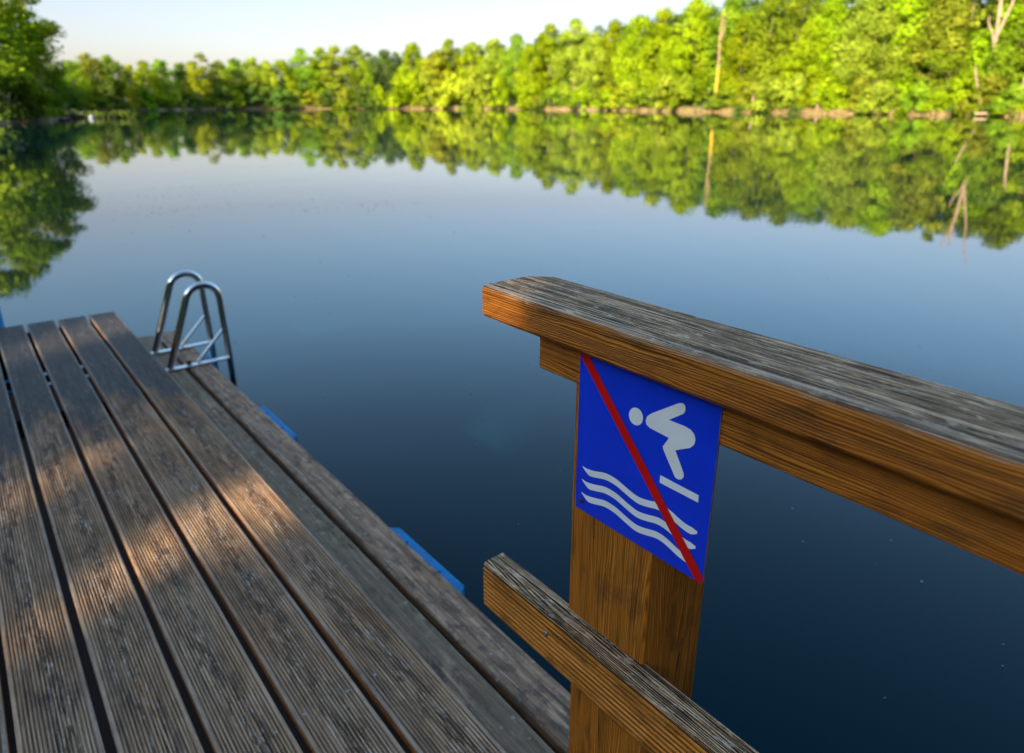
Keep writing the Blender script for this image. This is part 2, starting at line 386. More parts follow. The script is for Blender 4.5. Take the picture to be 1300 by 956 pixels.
def ground():
    offs = [-6, -2, -0.4, 0.0, 0.5, 1.2, 2.5, 4, 7, 12, 22, 40, 70, 110, 200, 400, 900, 1800]
    N = 900; vs = []; fs = []
    rng = random.Random(3)
    for k in range(N):
        r = -math.pi + 2*math.pi*k/N; s = shore_rel(r); a = r + HEAD
        for o in offs:
            d = max(s + o, 2.0 if o < 0 else 0.5); z = bank(o) + (rng.uniform(-0.12, 0.12) if 0.3 < o < 40 else 0)
            vs.append((math.sin(a)*d, math.cos(a)*d, z))
    n = len(offs)
    for k in range(N):
        k2 = (k+1) % N
        for i in range(n-1):
            fs.append((k*n+i, k2*n+i, k2*n+i+1, k*n+i+1))
    c = len(vs); vs.append((0, 0, -2.2))
    for k in range(N): fs.append((c, ((k+1) % N)*n, k*n))
    me = bpy.data.meshes.new('ground'); me.from_pydata(vs, [], fs); me.update()
    m, nt, P = newmat('lake_bank'); T = NT(nt)
    geo = T.n('ShaderNodeNewGeometry'); z = T.sep(geo.outputs['Position'])[2]
    n1 = T.noise(geo.outputs['Position'], 0.35, 5, 0.65); n2 = T.noise(geo.outputs['Position'], 3.0, 5, 0.65)
    tan = T.ramp(n1, [(0.35, (0.070, 0.055, 0.026)), (0.5, (0.22, 0.16, 0.07)), (0.65, (0.35, 0.26, 0.12))])
    grass = T.ramp(n2, [(0.3, (0.02, 0.035, 0.01)), (0.7, (0.075, 0.10, 0.02))])
    f = T.rng(T.math('ADD', z, T.math('MULTIPLY', T.math('SUBTRACT', n1, 0.5), 0.9)), 0.45, 0.95)
    T.l(T.mix(f, tan, grass), P.inputs['Base Color']); P.inputs['Roughness'].default_value = 0.95
    T.l(T.bump(n2, 0.6, 0.1), P.inputs['Normal'])
    me.materials.append(m)
    o = bpy.data.objects.new('ground', me); link(o); tag(o, 'tan earth bank and wooded ground round the lake', kind='structure')
ground()

def water():
    N = 256; vs = [(0, 0, 0)]
    for k in range(N):
        r = -math.pi + 2*math.pi*k/N; a = r + HEAD
        d = max(shore_rel(r + q) for q in (-0.03, -0.015, 0, 0.015, 0.03)) + 1.0
        vs.append((math.sin(a)*d, math.cos(a)*d, 0))
    fs = [(0, 1+(k+1) % N, 1+k) for k in range(N)]
    me = bpy.data.meshes.new('lake_water'); me.from_pydata(vs, [], fs); me.update()
    m, nt, P = newmat('still_lake_water'); T = NT(nt)
    geo = T.n('ShaderNodeNewGeometry').outputs['Position']
    P.inputs['Base Color'].default_value = (0.0002, 0.0105, 0.0165, 1)
    P.inputs['Roughness'].default_value = 0.025; P.inputs['IOR'].default_value = 1.333
    P.inputs['Specular IOR Level'].default_value = 0.46; P.inputs['Specular Tint'].default_value = (0.03, 0.30, 0.36, 1)
    h = T.math('ADD', T.noise(geo, 0.45, 2, 0.5), T.math('MULTIPLY', T.noise(geo, 2.3, 2, 0.5), 0.12))
    T.l(T.bump(h, 0.10, 0.03), P.inputs['Normal'])
    me.materials.append(m)
    o = bpy.data.objects.new('lake_water', me); link(o); tag(o, 'still dark blue lake mirroring the trees and sky', kind='structure')
water()

def specks():
    mb = MB(); rng = random.Random(5)
    for i in range(1100):
        x = rng.uniform(0.95, 14)**1.0; y = rng.uniform(-3, 14)
        if x < 1.15 and y < 5: continue
        d = math.hypot(x, y); r = rng.uniform(0.0014, 0.0042)*(1 + d*0.12)*(2.0 if rng.random() < 0.08 else 1)
        n = 5; a0 = rng.random()*6
        el = rng.uniform(0.5, 1)
        pts = [(x + r*math.cos(a0+2*math.pi*k/n), y + r*el*math.sin(a0+2*math.pi*k/n), 0.003) for k in range(n)]
        mb.add(pts, [tuple(range(n))])
    # drifts of pollen and leaf dust farther out
    for j in range(26):
        cx, cy = rng.uniform(2, 26), rng.uniform(7, 30)
        for i in range(60):
            x = cx + rng.gauss(0, 0.9); y = cy + rng.gauss(0, 0.35)
            r = rng.uniform(0.006, 0.02); a0 = rng.random()*6
            mb.add([(x + r*math.cos(a0+k*1.2566), y + r*math.sin(a0+k*1.2566), 0.003) for k in range(5)], [(0, 1, 2, 3, 4)])
    o = mb.build('floating_specks', plain('pollen', (0.17, 0.21, 0.20), 0.8, var=0.3), normals=False)
    tag(o, 'tiny pale specks of pollen floating on the lake', 'specks', kind='stuff')
specks()

# ------------------------------------------------------------------ the floating dock
DT = 0.47       # deck top
ST = 0.29       # lower step top
def set_attr(me, name, vals, dom='POINT'):
    a = me.attributes.new(name, 'FLOAT', dom); a.data.foreach_set('value', vals)

def plank(mb, lists, x0, x1, y0, y1, top, th, grooves, gdepth, rnd, nseg=40, r=0.004, jit=0.0004):
    w = x1-x0; prof = [(x0+0.003, top-th), (x1-0.003, top-th), (x1, top-th+0.003), (x1, top-r), (x1-r*0.35, top-r*0.35), (x1-r, top)]
    if grooves:
        m = 0.0075; g0, g1 = x1-m, x0+m; p = (g0-g1)/grooves
        for k in range(grooves):
            a = g0 - k*p
            prof += [(a-p*0.10, top), (a-p*0.30, top-gdepth), (a-p*0.62, top-gdepth), (a-p*0.82, top)]
    prof += [(x0+r, top), (x0+r*0.35, top-r*0.35), (x0, top-r), (x0, top-th+0.003)]
    b = len(mb.v)
    mb.prism(prof, 'y', y0, y1, nseg, 0, jit)
    for v in mb.v[b:]:
        lists[0].append(rnd); lists[1].append((v[0]-(x0+x1)/2)/(w/2))

dock = empty('floating_dock', (0.28, 1.8, 0))
tag(dock, 'weathered wooden bathing dock on blue floats with a lower step along its side', 'dock')
D = 1.15
edges = [(-0.365, -0.245), (-0.235, -0.117), (-0.107, 0.006), (0.021, 0.132), (0.146, 0.2575), (0.272, 0.388), (0.402, 0.517)]
ends = [3.86, 3.86, 3.87, 3.90, 3.895, 3.88, 3.872]
def bend(o, parent): 
    o.parent = parent; o.matrix_parent_inverse = Matrix.Translation(-Vector(parent.location)); return o
mb = MB(); L = ([], [])
for (e, en) in zip(edges, ends):
    plank(mb, L, e[0]*D, e[1]*D, -0.9, en*D, 0.0, 0.030, 16, 0.0020, random.random(), 60)
deck = mb.build('deck_boards', M_DECK); set_attr(deck.data, 'board', L[0]); set_attr(deck.data, 'lat', L[1])
deck.location = (0, 0, DT); bend(deck, dock)
deck['label'] = 'grey-brown grooved boards of the upper deck'

def deck_screw(x, y):
    mb = MB(); n = 8; R_ = 0.0042
    mb.add([(x+R_*f*math.cos(2*math.pi*k/n), y+R_*f*math.sin(2*math.pi*k/n), DT-0.0004-dz) for f, dz in ((1, 0), (.75, -.0006), (.45, -.0006), (.3, .001)) for k in range(n)],
           [(j*n+i, j*n+(i+1) % n, (j+1)*n+(i+1) % n, (j+1)*n+i) for j in range(3) for i in range(n)] + [tuple(3*n+i for i in range(n))])
    bend(mb.build('deck_screw', M_SCREW), dock)
for (e, en) in list(zip(edges, ends))[2:]:
    for y in (1.06, 2.24, 3.54):
        for f in (0.18, 0.82):
            deck_screw((e[0] + (e[1]-e[0])*f)*D + random.uniform(-.004, .004), y + random.uniform(-.012, .012))
S = 1.33
mb = MB(); L = ([], [])
for (a, b, en, rn) in ((0.395, 0.484, 3.32, 0.6), (0.492, 0.5785, 3.345, 0.95), (0.5935, 0.6800, 3.352, 0.15)):
    # boards butt-jointed along their length, small gaps at the joints
    ys = [-0.9, 2.62 if rn < 0.5 else 1.9, en*S]
    for k in range(2):
        plank(mb, L, a*S + random.uniform(-.0015, .0015), b*S + random.uniform(-.002, .002), ys[k] + (0.002 if k else 0), ys[k+1] - (0.002 if k == 0 else 0),
              0.0 - (0.002 if k else 0), 0.03, 0, 0, rn, 50, 0.007, 0.0008)
step = mb.build('step_boards', M_STEP); set_attr(step.data, 'board', L[0]); set_attr(step.data, 'lat', L[1])
step.location = (0, 0, ST); bend(step, dock)
step['label'] = 'lower mossy step boards along the water side'

mb = MB()
for x in (-0.38, 0.08, 0.50): mb.box(x, x+0.05, -0.85, 4.38, ST+0.03, DT-0.031)
for y in (0.15, 1.02, 2.2, 3.5, 4.28): mb.box(-0.42, 0.885, y, y+0.06, 0.1795, ST-0.086)
for x in (0.56, 0.70, 0.84): mb.box(x-.02, x+0.02, -0.85, 4.38, 0.135, 0.179)
for (e0, e1) in zip(edges[:-1], edges[1:]):
    g = (e0[1]+e1[0])/2*D
    for (ya, yb) in ((-0.85, 2.92), (3.12, 3.45)): mb.box(g-0.035, g+0.035, ya, yb, DT-0.085, DT-0.0325)  # dark strips added below the deck gaps to make them read as shadow
for gx in (0.488*S, 0.586*S): mb.box(gx-0.03, gx+0.03, -0.85, 4.38, ST-0.085, ST-0.0325)  # added dark strips again, shading the gaps of the step
mb.box(-0.42, 0.58, 4.385, 4.42, 0.205, DT-0.0315)
fr = mb.build('frame', M_JOIST); bend(fr, dock)
def float_box(y0, y1):
    mb = MB(); a = 0.055
    prof = [(-0.5, y0), (0.905, y0), (0.966, y0+a), (0.966, y1-a), (0.905, y1), (-0.5, y1)]
    mb.prism(prof, 'z', -0.12, 0.232)
    ins = [(-0.49, y0+.012), (0.90, y0+.012), (0.955, y0+a+.006), (0.955, y1-a-.006), (0.90, y1-.012), (-0.49, y1-.012)]
    b = len(mb.v); n = 6
    mb.add([(p[0], p[1], 0.232) for p in prof] + [(p[0], p[1], 0.244) for p in ins], [(i, (i+1) % n, n+(i+1) % n, n+i) for i in range(n)])
    mb.add([(p[0], p[1], 0.244) for p in ins], [tuple(range(n))])
    # moulded studs on the shoulder
    for t in (0.3, 0.7):
        y = y0 + (y1-y0)*t
        mb.prism([(0.935+0.006*math.cos(k*math.pi/4), y+0.006*math.sin(k*math.pi/4)) for k in range(8)], 'z', 0.2445, 0.249)
    return mb
for (y0, y1) in ((-0.55, -0.07), (1.375, 1.865), (2.66, 3.14), (3.86, 4.06)):
    f = float_box(y0, y1).build('float', M_BLUE); bend(f, dock)

# ------------------------------------------------------------------ bathing ladder
lad = empty('bathing_ladder', (0.85, 3.9, ST)); tag(lad, 'steel bathing ladder with two hooped handrails at the water edge of the dock', 'ladder')
def arc3(p0, c, r0, a0, a1, n, y):
    return [(c[0]+r0*math.cos(a0+(a1-a0)*k/n), y, c[1]+r0*math.sin(a0+(a1-a0)*k/n)) for k in range(n+1)]
def hoop(y):
    mb = MB(); R = 0.086; cx_, cz = 0.914, 0.634
    a0 = math.radians(160)
    pts = [(0.705, y, ST+0.012)]
    e = (cx_+R*math.cos(a0), cz+R*math.sin(a0))
    pts += [(0.705+(e[0]-0.705)*t, y, ST+0.012+(e[1]-ST-0.012)*t) for t in (0.3, 0.6, 0.85)]
    pts += [(cx_+R*math.cos(a0*(1-k/18)), y, cz+R*math.sin(a0*(1-k/18))) for k in range(19)]
    pts += [(1.004, y, 0.5), (1.006, y, 0.45), (1.010, y, 0.30), (1.012, y, 0.0), (1.012, y, -0.9)]
    mb.tube(pts, 0.0185, 18)
    return mb
for y in (3.74, 4.07):
    h = hoop(y).build('handrail_hoop', M_STEEL); bend(h, lad)
    mb = MB(); mb.box(0.665, 1.0, y-0.028, y-0.022+0.035, ST+0.002, ST+0.010, bev=0.002)
    b_ = mb.build('foot_plate', M_ALU); bend(b_, lad)
    mb = MB(); yb = y + 0.014
    p, q = Vector((0.845, yb, ST+0.012)), Vector((0.995, yb, 0.455)); n_ = (q-p).normalized().cross(Vector((0, 1, 0)))
    wv = 0.004; hv = Vector((0, 0.013, 0))
    vs = [p+n_*wv+hv, p-n_*wv+hv, p-n_*wv-hv, p+n_*wv-hv, q+n_*wv+hv, q-n_*wv+hv, q-n_*wv-hv, q+n_*wv-hv]
    mb.add(vs, [(0, 1, 2, 3), (4, 7, 6, 5), (0, 4, 5, 1), (1, 5, 6, 2), (2, 6, 7, 3), (3, 7, 4, 0)])
    br = mb.build('brace', M_ALU); bend(br, lad)
for z in (0.02, -0.24, -0.5):
    mb = MB(); mb.box(0.985, 1.045, 3.7585, 4.0515, z, z+0.025, bev=0.004)
    t = mb.build('tread', M_ALU); bend(t, lad)
mb = MB(); mb.prism([(0.80+0.012*math.cos(k*math.pi/3), 3.755+0.012*math.sin(k*math.pi/3)) for k in range(6)], 'z', ST+0.0105, ST+0.026)
b_ = mb.build('bolt', M_JOIST); bend(b_, lad)

# blue post off the far end of the dock
bp = empty('mooring_post', (0.03, 4.72, 0)); tag(bp, 'bright blue post with a pale top standing beyond the far end of the dock', 'post')
mb = MB(); mb.tube([(0.03, 4.72, -1.9), (0.03, 4.72, 0.545)], 0.045, 20); bend(mb.build('pole', plain('blue_post_paint', (0.02, 0.26, 0.58), 0.45)), bp)
mb = MB(); mb.tube([(0.03, 4.72, 0.5455), (0.03, 4.72, 0.62), (0.03, 4.72, 0.632)], 0.047, 20, taper=[0.047, 0.047, 0.032]); bend(mb.build('cap', M_WHITE), bp)

# ------------------------------------------------------------------ railing
rail = empty('wooden_railing', (0.68, 0.55, 0)); tag(rail, 'brown timber railing with a silvery weathered handrail and a square post', 'railing')
def handrail():
    # plan outline with cut corners, rounded long edges: loft of rings along Y
    x0, x1, z0, z1 = 0.606, 0.735, 1.304, 1.355
    def ring(y, xa, xb):
        r = 0.006
        return [(xa+r, y, z0), (xb-r, y, z0), (xb, y, z0+r), (xb, y, z1-r), (xb-r*.3, y, z1-r*.3), (xb-r, y, z1),
                (xa+r*1.3, y, z1), (xa+r*.35, y, z1-r*.25), (xa, y, z1-r), (xa, y, z0+r)]
    rings = []
    ys = [-1.3 + k*0.02 for k in range(int((0.782+1.3)/0.02)+1)]
    rnd = random.Random(2)
    for y in ys: rings.append(ring(y, x0 + rnd.uniform(-.0006, .0006), x1 + rnd.uniform(-.0008, .0008)))
    rings.append(ring(0.797, x0+0.0005, 0.7345)); rings.append(ring(0.812, x0+0.0008, 0.722)); rings.append(ring(0.826, x0+0.0010, 0.708)); rings.append(ring(0.8275, x0+0.0022, 0.703))
    mb = MB(); n = 10; vs = [v for r_ in rings for v in r_]
    fs = [(k*n+i, k*n+(i+1) % n, (k+1)*n+(i+1) % n, (k+1)*n+i) for k in range(len(rings)-1) for i in range(n)]
    mb.add(vs, fs); mb.add(rings[0], [tuple(range(n))]); mb.add(rings[-1], [tuple(range(n))])
    return mb
h = handrail().build('handrail', M_RAIL); bend(h, rail)
mb = MB()
mb.prism([(0.638, 1.243), (0.679, 1.243), (0.681, 1.245), (0.681, 1.3035), (0.636, 1.3035), (0.636, 1.245)], 'y', -1.3, 0.722, 20, 0, 0.0003)
bend(mb.build('under_beam', M_BEAM), rail)
def post(u0, u1):
    mb = MB(); b = 0.003
    prof = [(0.635, 0.852), (0.635, 1.2425), (0.6825, 1.2425), (0.6825, 1.3032), (0.774-b, 1.3032), (0.774, 1.3032-b), (0.774, -2.15), (0.6488, -2.15), (0.6488, 0.852)]
    mb.prism(prof, 'y', u0+b, u1-b)
    # eased corners of the near and far faces
    for (ya, yb) in ((u0+b, u0), (u1-b, u1)):
        c = [(sum(p[0] for p in prof)/len(prof), sum(p[1] for p in prof)/len(prof))]
        inn = []
        n = len(prof)
        for (x, z) in prof:
            xi = x + (b if abs(x-0.635) < 1e-6 else (-b if abs(x-0.774) < 1e-6 else 0))
            inn.append((xi, z))
        mb.add([(p[0], ya, p[1]) for p in prof] + [(p[0], yb, p[1]) for p in inn], [(i, (i+1) % n, n+(i+1) % n, n+i) for i in range(n)])
        mb.add([(p[0], yb, p[1]) for p in inn], [tuple(range(n))])
    return mb
for (u0, u1) in ((0.488, 0.644), (-1.16, -1.004)):
    bend(post(u0, u1).build('post', M_POST), rail)
def bottom_rail():
    mb = MB(); x0, x1, z0, z1 = 0.598, 0.6470, 0.754, 0.850
    prof = [(x0+0.004, z0), (x1-0.003, z0), (x1, z0+0.003), (x1, z1-0.004), (x1-0.004, z1), (x0+0.005, z1), (x0+0.001, z1-0.004)]
    k = 9; p = (z1-z0-0.012)/k; z = z1-0.008
    for i in range(k):
        a = z - i*p
        prof += [(x0+0.0035, a-p*0.10), (x0+0.0012, a-p*0.26), (x0, a-p*0.40), (x0, a-p*0.74), (x0+0.0038, a-p*0.86), (x0+0.0038, a-p*0.98)]
    mb.prism(prof, 'y', -1.3, 0.8235, 40, 0, 0.00035)
    return mb
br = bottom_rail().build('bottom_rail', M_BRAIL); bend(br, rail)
def screw_head(x, y, z, r, mat, parent):
    mb = MB(); n = 14
    mb.add([(x, y+r*math.cos(2*math.pi*k/n), z+r*math.sin(2*math.pi*k/n)) for k in range(n)] +
           [(x-0.0016, y+r*.8*math.cos(2*math.pi*k/n), z+r*.8*math.sin(2*math.pi*k/n)) for k in range(n)] +
           [(x-0.0018, y+r*.42*math.cos(2*math.pi*k/n), z+r*.42*math.sin(2*math.pi*k/n)) for k in range(n)] +
           [(x-0.0004, y+r*.3*math.cos(2*math.pi*k/n), z+r*.3*math.sin(2*math.pi*k/n)) for k in range(n)],
           [(j*n+i, j*n+(i+1) % n, (j+1)*n+(i+1) % n, (j+1)*n+i) for j in range(3) for i in range(n)] + [tuple(3*n+i for i in range(n))])
    o = mb.build('screw', mat); bend(o, parent); return o
screw_head(0.5975, 0.655, 0.812, 0.0052, M_SCREW, br)

# ------------------------------------------------------------------ no-diving sign
sign = empty('warning_sign', (0.632, 0.517, 1.17)); tag(sign, 'square blue no diving sign with white diver and waves struck through by a red bar', 'sign')
XF = 0.6322
mb = MB()
Y0, Y1, Z0, Z1 = 0.4026, 0.6322, 1.0483, 1.3015
out = [(Y0+0.002, Z0), (Y1-0.002, Z0), (Y1, Z0+0.002), (Y1, Z1), (Y0, Z1), (Y0, Z0+0.002)]
mb.add([(XF, y, z) for y, z in out], [tuple(range(6))], 0)
mb.add([(XF, y, z) for y, z in out] + [(XF+0.0022, y, z) for y, z in out], [(i, (i+1) % 6, 6+(i+1) % 6, 6+i) for i in range(6)], 1)
mb.add([(XF+0.0022, y, z) for y, z in out], [tuple(range(6))], 1)
bend(mb.build('panel', [M_SBLUE, M_SBACK]), sign)
def flat(name, polys, mat, lift):
    mb = MB()
    for p in polys: mb.add([(XF-lift, y, z) for y, z in p], [tuple(range(len(p)))], 0)
    me_o = mb.build(name, mat)
    bm = bmesh.new(); bm.from_mesh(me_o.data); bmesh.ops.triangulate(bm, faces=bm.faces)
    for f in bm.faces:
        if f.normal.x > 0: f.normal_flip()
    bm.to_mesh(me_o.data); bm.free()
    bend(me_o, sign); return me_o
def smooth(pts, it=2):
    for _ in range(it):
        q = []
        n = len(pts)
        for i in range(n):
            a, b = pts[i], pts[(i+1) % n]
            q += [(a[0]*.75+b[0]*.25, a[1]*.75+b[1]*.25), (a[0]*.25+b[0]*.75, a[1]*.25+b[1]*.75)]
        pts = q
    return pts
body = [(0.4612, 1.2779), (0.4560, 1.2795), (0.4520, 1.2775), (0.4512, 1.2709), (0.4535, 1.2663), (0.4740, 1.2506), (0.4735, 1.2504), (0.4504, 1.2511), (0.441, 1.2497), (0.4354, 1.2457), (0.4331, 1.2393), (0.4344, 1.2323), (0.4393, 1.2262), (0.4605, 1.2140), (0.4606, 1.2136), (0.4452, 1.1883), (0.4449, 1.1830), (0.448, 1.1785), (0.4528, 1.1763), (0.4578, 1.1774), (0.4788, 1.2071), (0.4801, 1.2112), (0.4722, 1.2260), (0.4726, 1.2264), (0.5028, 1.2283), (0.5085, 1.2310), (0.5102, 1.2364), (0.508, 1.2430), (0.501, 1.2496)]
head = [(0.5266 + 0.0118*math.cos(t*math.pi/16)*1.0 - 0.0012*math.sin(t*math.pi/16), 1.2356 + 0.0125*math.sin(t*math.pi/16)) for t in range(32)]
flat('diver_symbol', [body, head], M_SWHITE, 0.0004)
flat('board_symbol', [[(0.4803, 1.1700), (0.4207, 1.1690), (0.4205, 1.1588), (0.4806, 1.1590)]], M_SWHITE, 0.0004)
waves = []
w1 = [(0.6196, 1.1199), (0.611, 1.1156), (0.5947, 1.119), (0.5737, 1.1259), (0.5531, 1.1255), (0.5326, 1.1198), (0.5129, 1.1158), (0.4944, 1.12), (0.4789, 1.1250), (0.4632, 1.1238), (0.443, 1.1169), (0.428, 1.1144), (0.4176, 1.1173)]
ya = np.linspace(0.6196, 0.4176, 49)
zc = np.interp(ya[::-1], [p[0] for p in w1][::-1], [p[1] for p in w1][::-1])[::-1]
for _ in range(3): zc[1:-1] = (zc[:-2] + 2*zc[1:-1] + zc[2:])/4
for dz in (0.0, -0.0218, -0.0437):
    up, dn = [], []
    for i, (y, z) in enumerate(zip(ya, zc)):
        hw = 0.0052*min(1.0, 0.15 + i/4.0)*min(1.0, 0.35 + (48-i)/3.0)
        lift = 0.0016*max(0, 1 - i/4.0)
        up.append((float(y), float(z+dz+hw+lift))); dn.append((float(y), float(z+dz-hw+lift)))
    for i in range(48): waves.append([up[i], up[i+1], dn[i+1], dn[i]])
mbw = flat('wave_lines', waves, M_SWHITE, 0.0004)
flat('prohibition_bar', [[(0.6321, 1.2915), (0.6321, 1.2990), (0.6200, 1.3000), (0.4027, 1.0610), (0.4027, 1.0500), (0.4050, 1.0484), (0.4125, 1.0484)]], M_SRED, 0.0009)
screw_head(XF-0.0006, 0.6190, 1.0640, 0.0038, M_RUST, sign)

# ------------------------------------------------------------------ vegetation
M_LEAF = {
 'bright': leaf_mat('spring_leaves', (0.12, 0.185, 0.004), (0.25, 0.365, 0.007), (0.38, 0.49, 0.012)),
 'yellow': leaf_mat('young_yellow_leaves', (0.20, 0.23, 0.010), (0.34, 0.39, 0.016), (0.47, 0.50, 0.03)),
 'mid': leaf_mat('mid_green_leaves', (0.09, 0.155, 0.010), (0.19, 0.30, 0.014), (0.31, 0.42, 0.022)),
 'olive': leaf_mat('olive_leaves', (0.14, 0.18, 0.014), (0.255, 0.32, 0.022), (0.38, 0.43, 0.036)),
 'dark': leaf_mat('dark_leaves', (0.045, 0.085, 0.016), (0.095, 0.165, 0.026), (0.17, 0.26, 0.03)),
}
def leaf_cloud(cent, rad, n, size, rng, gap=0.0):
    """n leaf sprays (quads) on the shells of foliage clumps"""
    cent = np.asarray(cent); rad = np.asarray(rad)
    wgt = rad**2; wgt = wgt/wgt.sum()
    k = rng.choice(len(cent), n, p=wgt)
    d = rng.normal(size=(n, 3)); d /= np.linalg.norm(d, axis=1)[:, None]
    rr = rad[k]*(1.22 - 0.70*rng.random(n)**0.9)
    p = cent[k] + d*rr[:, None]*np.array([1, 1, 0.82])
    nrm = d + rng.normal(size=(n, 3))*0.38 + np.array([0, 0, 0.25]); nrm /= np.linalg.norm(nrm, axis=1)[:, None]
    t = np.cross(nrm, rng.normal(size=(n, 3))); t /= np.linalg.norm(t, axis=1)[:, None]
    b = np.cross(nrm, t)
    s = size*(0.55 + 0.9*rng.random(n))[:, None]
    q = np.stack([p - t*s*0.5, p + b*s*0.32 + nrm*s*0.06, p + t*s*0.5, p - b*s*0.32 - nrm*s*0.05], axis=1)
    sh = np.clip(0.5 + rng.normal(size=n)*0.12 + (rng.random(len(cent))[k]-0.5)*0.7, 0, 1)
    return q, sh
def crown_spec(kind, H, R, rng):
    """clump centres and radii of a crown of height H (from the ground) and radius R"""
    C, Rd = [], []
    if kind == 'broad': base, n, f = 0.10, 46, lambda t: math.sin(math.pi*min(1, max(0, t))**0.75)**0.55
    elif kind == 'tall': base, n, f = 0.16, 44, lambda t: (0.45+0.55*math.sin(math.pi*t**0.9))*(1 if t < .85 else (1-t)/.15*0.6+.4)
    elif kind == 'column': base, n, f = 0.06, 40, lambda t: 0.55+0.45*math.sin(math.pi*t) if t < .8 else 0.9*(1-t)/.2+.15
    elif kind == 'cone': base, n, f = 0.05, 46, lambda t: 1.02-0.92*t
    elif kind == 'open': base, n, f = 0.30, 30, lambda t: math.sin(math.pi*min(1, t*0.9+0.12))**0.6
    else: base, n, f = 0.0, 22, lambda t: math.sqrt(max(0.02, 1-t*t))
    for i in range(n):
        t = (i+0.5)/n; t = min(0.99, max(0.01, t + rng.normal()*0.04))
        z = H*(base + (1-base)*t*0.96)
        r = R*f(t); a = i*2.399 + rng.normal()*0.5
        rc = R*(0.17 + 0.30*rng.random()**1.3)*(0.75 + 0.25*f(t))*(0.8 if kind in ('open',) else 1)
        q = max(0.0, r - rc*0.6)*(0.35 + 0.65*rng.random()**0.5)
        C.append((math.cos(a)*q, math.sin(a)*q, max(rc*0.7, z - rc*0.3))); Rd.append(rc)
    return C, Rd
def quads_mesh(name, q, sh):
    n = len(q); me = bpy.data.meshes.new(name)
    me.vertices.add(n*4); me.vertices.foreach_set('co', q.reshape(-1).astype(np.float32))
    me.loops.add(n*4); me.loops.foreach_set('vertex_index', np.arange(n*4, dtype=np.int32))
    me.polygons.add(n); me.polygons.foreach_set('loop_start', np.arange(0, n*4, 4, dtype=np.int32))
    me.update(calc_edges=True)
    a = me.attributes.new('shade', 'FLOAT', 'FACE'); a.data.foreach_set('value', sh.astype(np.float32))
    return me
def trunk_mb(H, R, rng, limbs=6, lean=0.02, base_r=None):
    mb = MB(); br_ = base_r or H*0.016
    pts = [(lean*H*t*t + 0.01*H*math.sin(3*t+1)*t, 0.008*H*math.sin(5*t), H*0.88*t) for t in np.linspace(0, 1, 9)]
    mb.tube([(p[0], p[1], p[2]-0.4 if i == 0 else p[2]) for i, p in enumerate(pts)], br_, 8, taper=[br_*(1.25 if i == 0 else 1-0.80*i/8) for i in range(9)])
    for k in range(limbs):
        t = 0.28 + 0.55*k/limbs; i = int(t*8); p = Vector(pts[i]); a = k*2.4 + rng.random()
        L_ = R*(0.95 - 0.35*t)
        mb.tube([p, p + Vector((math.cos(a)*L_*.5, math.sin(a)*L_*.5, L_*.35)), p + Vector((math.cos(a)*L_, math.sin(a)*L_, L_*.9))], 0.1, 5,
                taper=[br_*.45, br_*.28, br_*.1])
    return mb

VAR = {}
def variants():
    for kind, cnt, H, R, n, size in (('broad', 4, 20, 6.0, 9500, 0.46), ('tall', 4, 22, 4.6, 9000, 0.45), ('column', 2, 18, 2.4, 5000, 0.38),
                                     ('cone', 2, 22, 4.0, 8000, 0.42), ('open', 2, 22, 5.2, 5000, 0.45), ('bush', 4, 5, 3.0, 2400, 0.38)):
        for v in range(cnt):
            rng = np.random.default_rng(hash_(kind) + v*17)
            q, sh = leaf_cloud(*crown_spec(kind, H, R, rng), n, size, rng)
            me = quads_mesh(kind + '_crown', q, sh); me.materials.append(M_LEAF['mid'])
            tm = None
            if kind != 'bush':
                to = trunk_mb(H, R, rng).build('trunk', M_BARK); tm = to.data; bpy.data.objects.remove(to)
            VAR.setdefault(kind, []).append((me, tm, H, R, q, sh))
def hash_(s): return sum(ord(c)*(i+3) for i, c in enumerate(s))
variants()
COUNT = {}
def plant(kind, mat, loc, h, width, label, cat, name, group, trunk_mat=None):
    i = COUNT.get(kind, 0); COUNT[kind] = i+1
    me, tm, H, R, q, sh = VAR[kind][i % len(VAR[kind])]
    root = empty(name, loc); tag(root, label, cat, group)
    root.rotation_euler.z = random.uniform(0, 6.28)
    c = bpy.data.objects.new('crown' if kind != 'bush' else 'foliage', me); link(c, root)
    c.scale = (width/(2*R), width/(2*R), h/H)
    c.material_slots[0].link = 'OBJECT'; c.material_slots[0].material = M_LEAF[mat]
    if tm:
        t = bpy.data.objects.new('trunk', tm); link(t, root); t.scale = (width/(2*R)*.8, width/(2*R)*.8, h/H)
        if trunk_mat: t.material_slots[0].link = 'OBJECT'; t.material_slots[0].material = trunk_mat
    return root

SHADE = {'bright': 'bright yellow-green', 'yellow': 'pale yellow-green', 'mid': 'mid green', 'olive': 'olive green', 'dark': 'dark green'}
FORM = {'broad': 'broad rounded', 'tall': 'tall', 'column': 'slender upright', 'cone': 'pointed', 'open': 'loose open-crowned', 'bush': 'low bushy'}
ORD = ['first', 'second', 'third', 'fourth', 'fifth', 'sixth', 'seventh', 'eighth', 'ninth', 'tenth', 'eleventh', 'twelfth', 'thirteenth', 'fourteenth', 'fifteenth', 'sixteenth', 'seventeenth', 'eighteenth', 'nineteenth', 'twentieth', 'twenty-first', 'twenty-second', 'twenty-third', 'twenty-fourth', 'twenty-fifth']
LAND = [(40, 'the left jetty'), (172, 'the slender pale tree'), (370, 'the tan reed bank'), (632, 'the long reed strip'),
        (905, 'the yellow-footed trunk'), (1072, 'the dark pointed tree'), (1235, 'the forked dead tree')]
seen = {}
